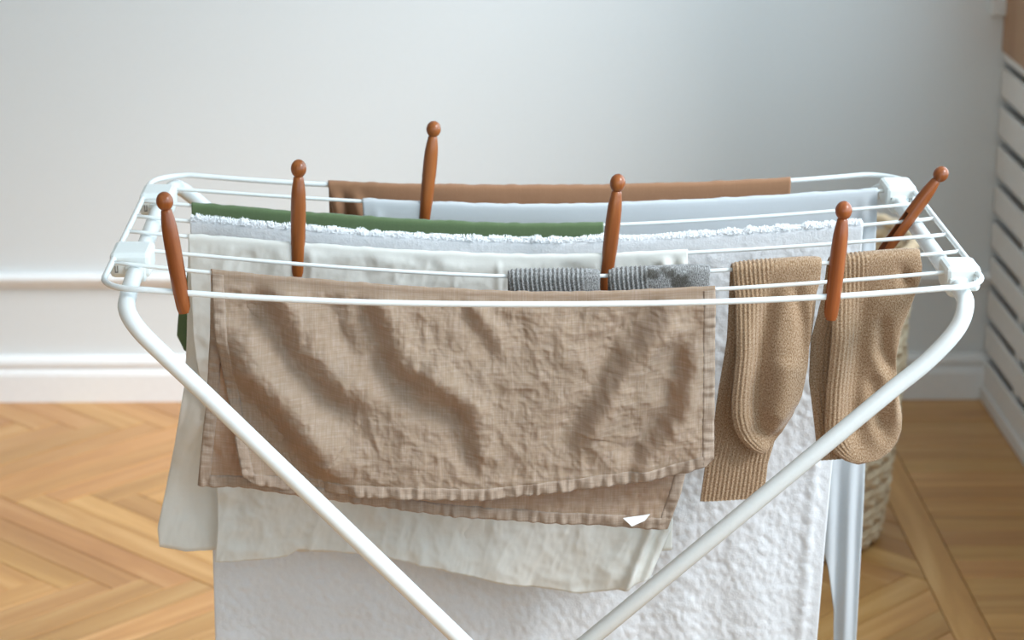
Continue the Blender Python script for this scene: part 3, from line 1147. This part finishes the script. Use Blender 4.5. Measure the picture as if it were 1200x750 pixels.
def ds2(x, z, d, s):
    o = .0016 * fbm(x * 30, z * 24, 111, 3)
    if s > 0:
        o = o + fold_ridge(x, z, [(.424, .83), (.419, .753), (.416, .69), (.426, .664)], .008, -.0065)
        o = o + fold_ridge(x, z, [(.455, .872), (.460, .845), (.466, .826)], .0045, -.006)
        o = o + fold_ridge(x, z, [(.441, .80), (.444, .762), (.456, .735)], .0055, -.006)
        o = o + fold_ridge(x, z, [(.434, .74), (.440, .70), (.449, .672)], .006, -.005)
        o = o + fold_ridge(x, z, [(.458, .73), (.460, .69)], .004, .004)
        o = o + fold_ridge(x, z, [(.402, .80), (.400, .70), (.405, .67)], .010, .003)
        return o + .004 * sstep(0, .08, np.full_like(x, d))
    return o + .003 * np.sin(z * 34 + 1)


tag(sock('sock', MAT['brown_knit'], 5, S1FL, S1FR, S1BL, S1BR, rib1, ds1),
    'brown ribbed knit sock beside the linen, its cuff showing below the toe', 'sock', 'brown socks on the rack')
tag(sock('sock', MAT['brown_knit'], 5, S2FL, S2FR, S2BL, S2BR, rib2, ds2),
    'brown ribbed knit sock hanging furthest right on the rack', 'sock', 'brown socks on the rack')


def grey(xa, xb, label, rib_end, seed, mat):
    FLg = [(0, xa), (.03, xa + .004), (.12, xa + .006), (.14, xa + .016), (.15, (xa + xb) / 2)]
    FRg = [(0, xb), (.03, xb - .001), (.12, xb - .012), (.14, xb - .024), (.15, (xa + xb) / 2 + .001)]
    BLg = [(0, xa), (.16, xa + .002)]
    BRg = [(0, xb), (.16, xb - .018)]

    def rb(x, D, kind):
        return (1 - sstep(rib_end - .006, rib_end + .006, x)) if kind != 'b' else np.ones_like(x)

    def dg(x, z, d, s):
        return .0018 * fbm(x * 70, z * 60, seed, 3) * sstep(rib_end - .01, rib_end + .01, x) + .001 * fbm(x * 40, z * 30, seed + 9, 2)
    return tag(sock('sock', MAT[mat], 5, FLg, FRg, BLg, BRg, rb, dg, .0026, 240, 50, 40, .0011, .0046), label, 'sock', 'grey socks on the rack')


grey(.066, .158, 'grey ribbed knit sock lying over the wire behind the linen, left one', .142, 201, 'grey_knit')
grey(.1665, .268, 'grey ribbed knit sock with dark patches over the wire, right one', .205, 207, 'grey_knit_worn')


# ------------------------------------------------------------------ dolly pegs
def peg(head, tip, spin, label):
    head, tip = Vector(head), Vector(tip)
    ax = (head - tip)
    L = ax.length
    ax.normalize()
    S = .46 * L
    sc_ = L / .115

    def rad(z):
        tbl = [(0, .0058), (.002, .0066), (.008, .0070), (.022, .0074), (.05, .0076), (.072, .0075), (.082, .0071), (.088, .0065), (.0925, .0058), (.0955, .0053), (.0975, .0051)]
        return float(np.interp(z / sc_, [a for a, _ in tbl], [b for _, b in tbl])) * min(sc_, 1.03)
    b = MB()
    n = 28
    zsol = list(np.linspace(S, .0975 * sc_, 16))
    hc, hr = L - .0088 * sc_, .0080
    rows = [(z, rad(z)) for z in zsol]
    for a in np.linspace(-58, 88, 14):
        a = math.radians(a)
        rows.append((hc + .0090 * sc_ * math.sin(a), hr * math.cos(a)))
    v, f = [], []
    for z, r_ in rows:
        for k in range(n):
            t = 2 * math.pi * k / n
            v.append((r_ * math.cos(t), r_ * math.sin(t), z))
    for i in range(len(rows) - 1):
        for k in range(n):
            l = (k + 1) % n
            f.append((i * n + k, i * n + l, (i + 1) * n + l, (i + 1) * n + k))
    f.append(tuple(range(n - 1, -1, -1)))
    f.append(tuple((len(rows) - 1) * n + k for k in range(n)))
    b.add(v, f)
    for sg in (1, -1):                                   # the two prongs either side of the slot
        zz = np.linspace(0, S + .0003, 14)
        m = 13
        v, f = [], []
        for z in zz:
            r_ = rad(z)
            g = (.0026 + .0012 * (1 - z / S) ** 2)
            t0 = math.asin(min(.95, g / r_))
            for t in np.linspace(t0, math.pi - t0, m):
                v.append((r_ * math.cos(t), sg * r_ * math.sin(t), z))
        for i in range(len(zz) - 1):
            for k in range(m):
                l = (k + 1) % m
                q = (i * m + k, i * m + l, (i + 1) * m + l, (i + 1) * m + k)
                f.append(q if sg > 0 else q[::-1])
        lo = tuple(range(m))
        hi = tuple((len(zz) - 1) * m + k for k in range(m))
        f.append(lo[::-1] if sg > 0 else lo)
        f.append(hi if sg > 0 else hi[::-1])
        b.add(v, f)
    o = b.build('clothes_peg', MAT['peg'])
    me = o.data
    me.polygons.foreach_set('use_smooth', [True] * len(me.polygons))
    me.set_sharp_from_angle(angle=math.radians(38))
    yv = Vector((0, 1, 0))
    yv = (yv - ax * yv.dot(ax)).normalized()
    xv = yv.cross(ax)
    c, s = math.cos(spin), math.sin(spin)
    xv, yv = xv * c + yv * s, yv * c - xv * s
    mm = Matrix.Identity(4)
    for i in range(3):
        mm[i][0], mm[i][1], mm[i][2], mm[i][3] = xv[i], yv[i], ax[i], tip[i]
    o.matrix_world = mm
    tag(o, label, 'clothes peg', 'wooden dolly pegs')
    return o


peg((-.2581, 2.211, .9575), (-.2422, 2.211, .8411), 0, 'wooden dolly peg on the front bar at the far left of the rack')
peg((-.1447, 2.4232, .9391), (-.1479, 2.4233, .8170), 0, 'upright wooden dolly peg on the ivory cloth at the left')
peg((-.0077, 2.6139, .9378), (-.0194, 2.6140, .8216), 0, 'wooden dolly peg standing furthest back, on the white sheet')
peg((.1799, 2.4163, .9255), (.1681, 2.4165, .8027), 0, 'wooden dolly peg rising between the two grey socks')
peg((.3770, 2.2110, .9480), (.3684, 2.2110, .8329), 0, 'wooden dolly peg on the front bar between the brown socks')
peg((.5260, 2.4745, .9185), (.4640, 2.4760, .8245), .55, 'steeply tilted wooden dolly peg at the right end of the rack')

# ------------------------------------------------------------------ straw basket behind the rack
bk = tag(empty('straw_basket', (.548, 3.775, 0)), 'round plaited straw basket on the floor behind the rack', 'basket')
NR, HB = 27, .487
for i in range(NR):
    z0 = .008 + i * (HB - .01) / NR
    t = z0 / HB
    Rr = .172 + .024 * t + .010 * math.sin(t * math.pi)
    n = 150
    v, f = [], []
    m = 6
    for j in range(n):
        a = 2 * math.pi * j / n
        ph = (j % 5) / 5.0
        bul = .0045 * math.sin(math.pi * ph) + .001 * math.sin(j * 12.9 + i * 7.3)
        slant = (.006 if i % 2 else -.006) * (ph - .5) * 2
        for q in range(m):
            b_ = 2 * math.pi * q / m
            rr = Rr + (.006 + bul) * math.cos(b_)
            v.append((rr * math.cos(a), rr * math.sin(a), z0 + .010 + .0105 * math.sin(b_) + slant))
    for j in range(n):
        l = (j + 1) % n
        for q in range(m):
            p = (q + 1) % m
            f.append((j * m + q, l * m + q, l * m + p, j * m + p))
    mesh_obj('braid_row', v, f, MAT['straw'], bk, False)
rim = MB().tube([(.206 * math.cos(a), .206 * math.sin(a), HB + .012 + .002 * math.sin(a * 40)) for a in np.linspace(0, 2 * math.pi, 121)[:-1]], .010, 8, closed=True)
rim.build('rim', MAT['straw'], bk, True)
MB().tube([(0, 0, .003), (0, 0, .012)], .168, 40).build('bottom', MAT['straw'], bk)
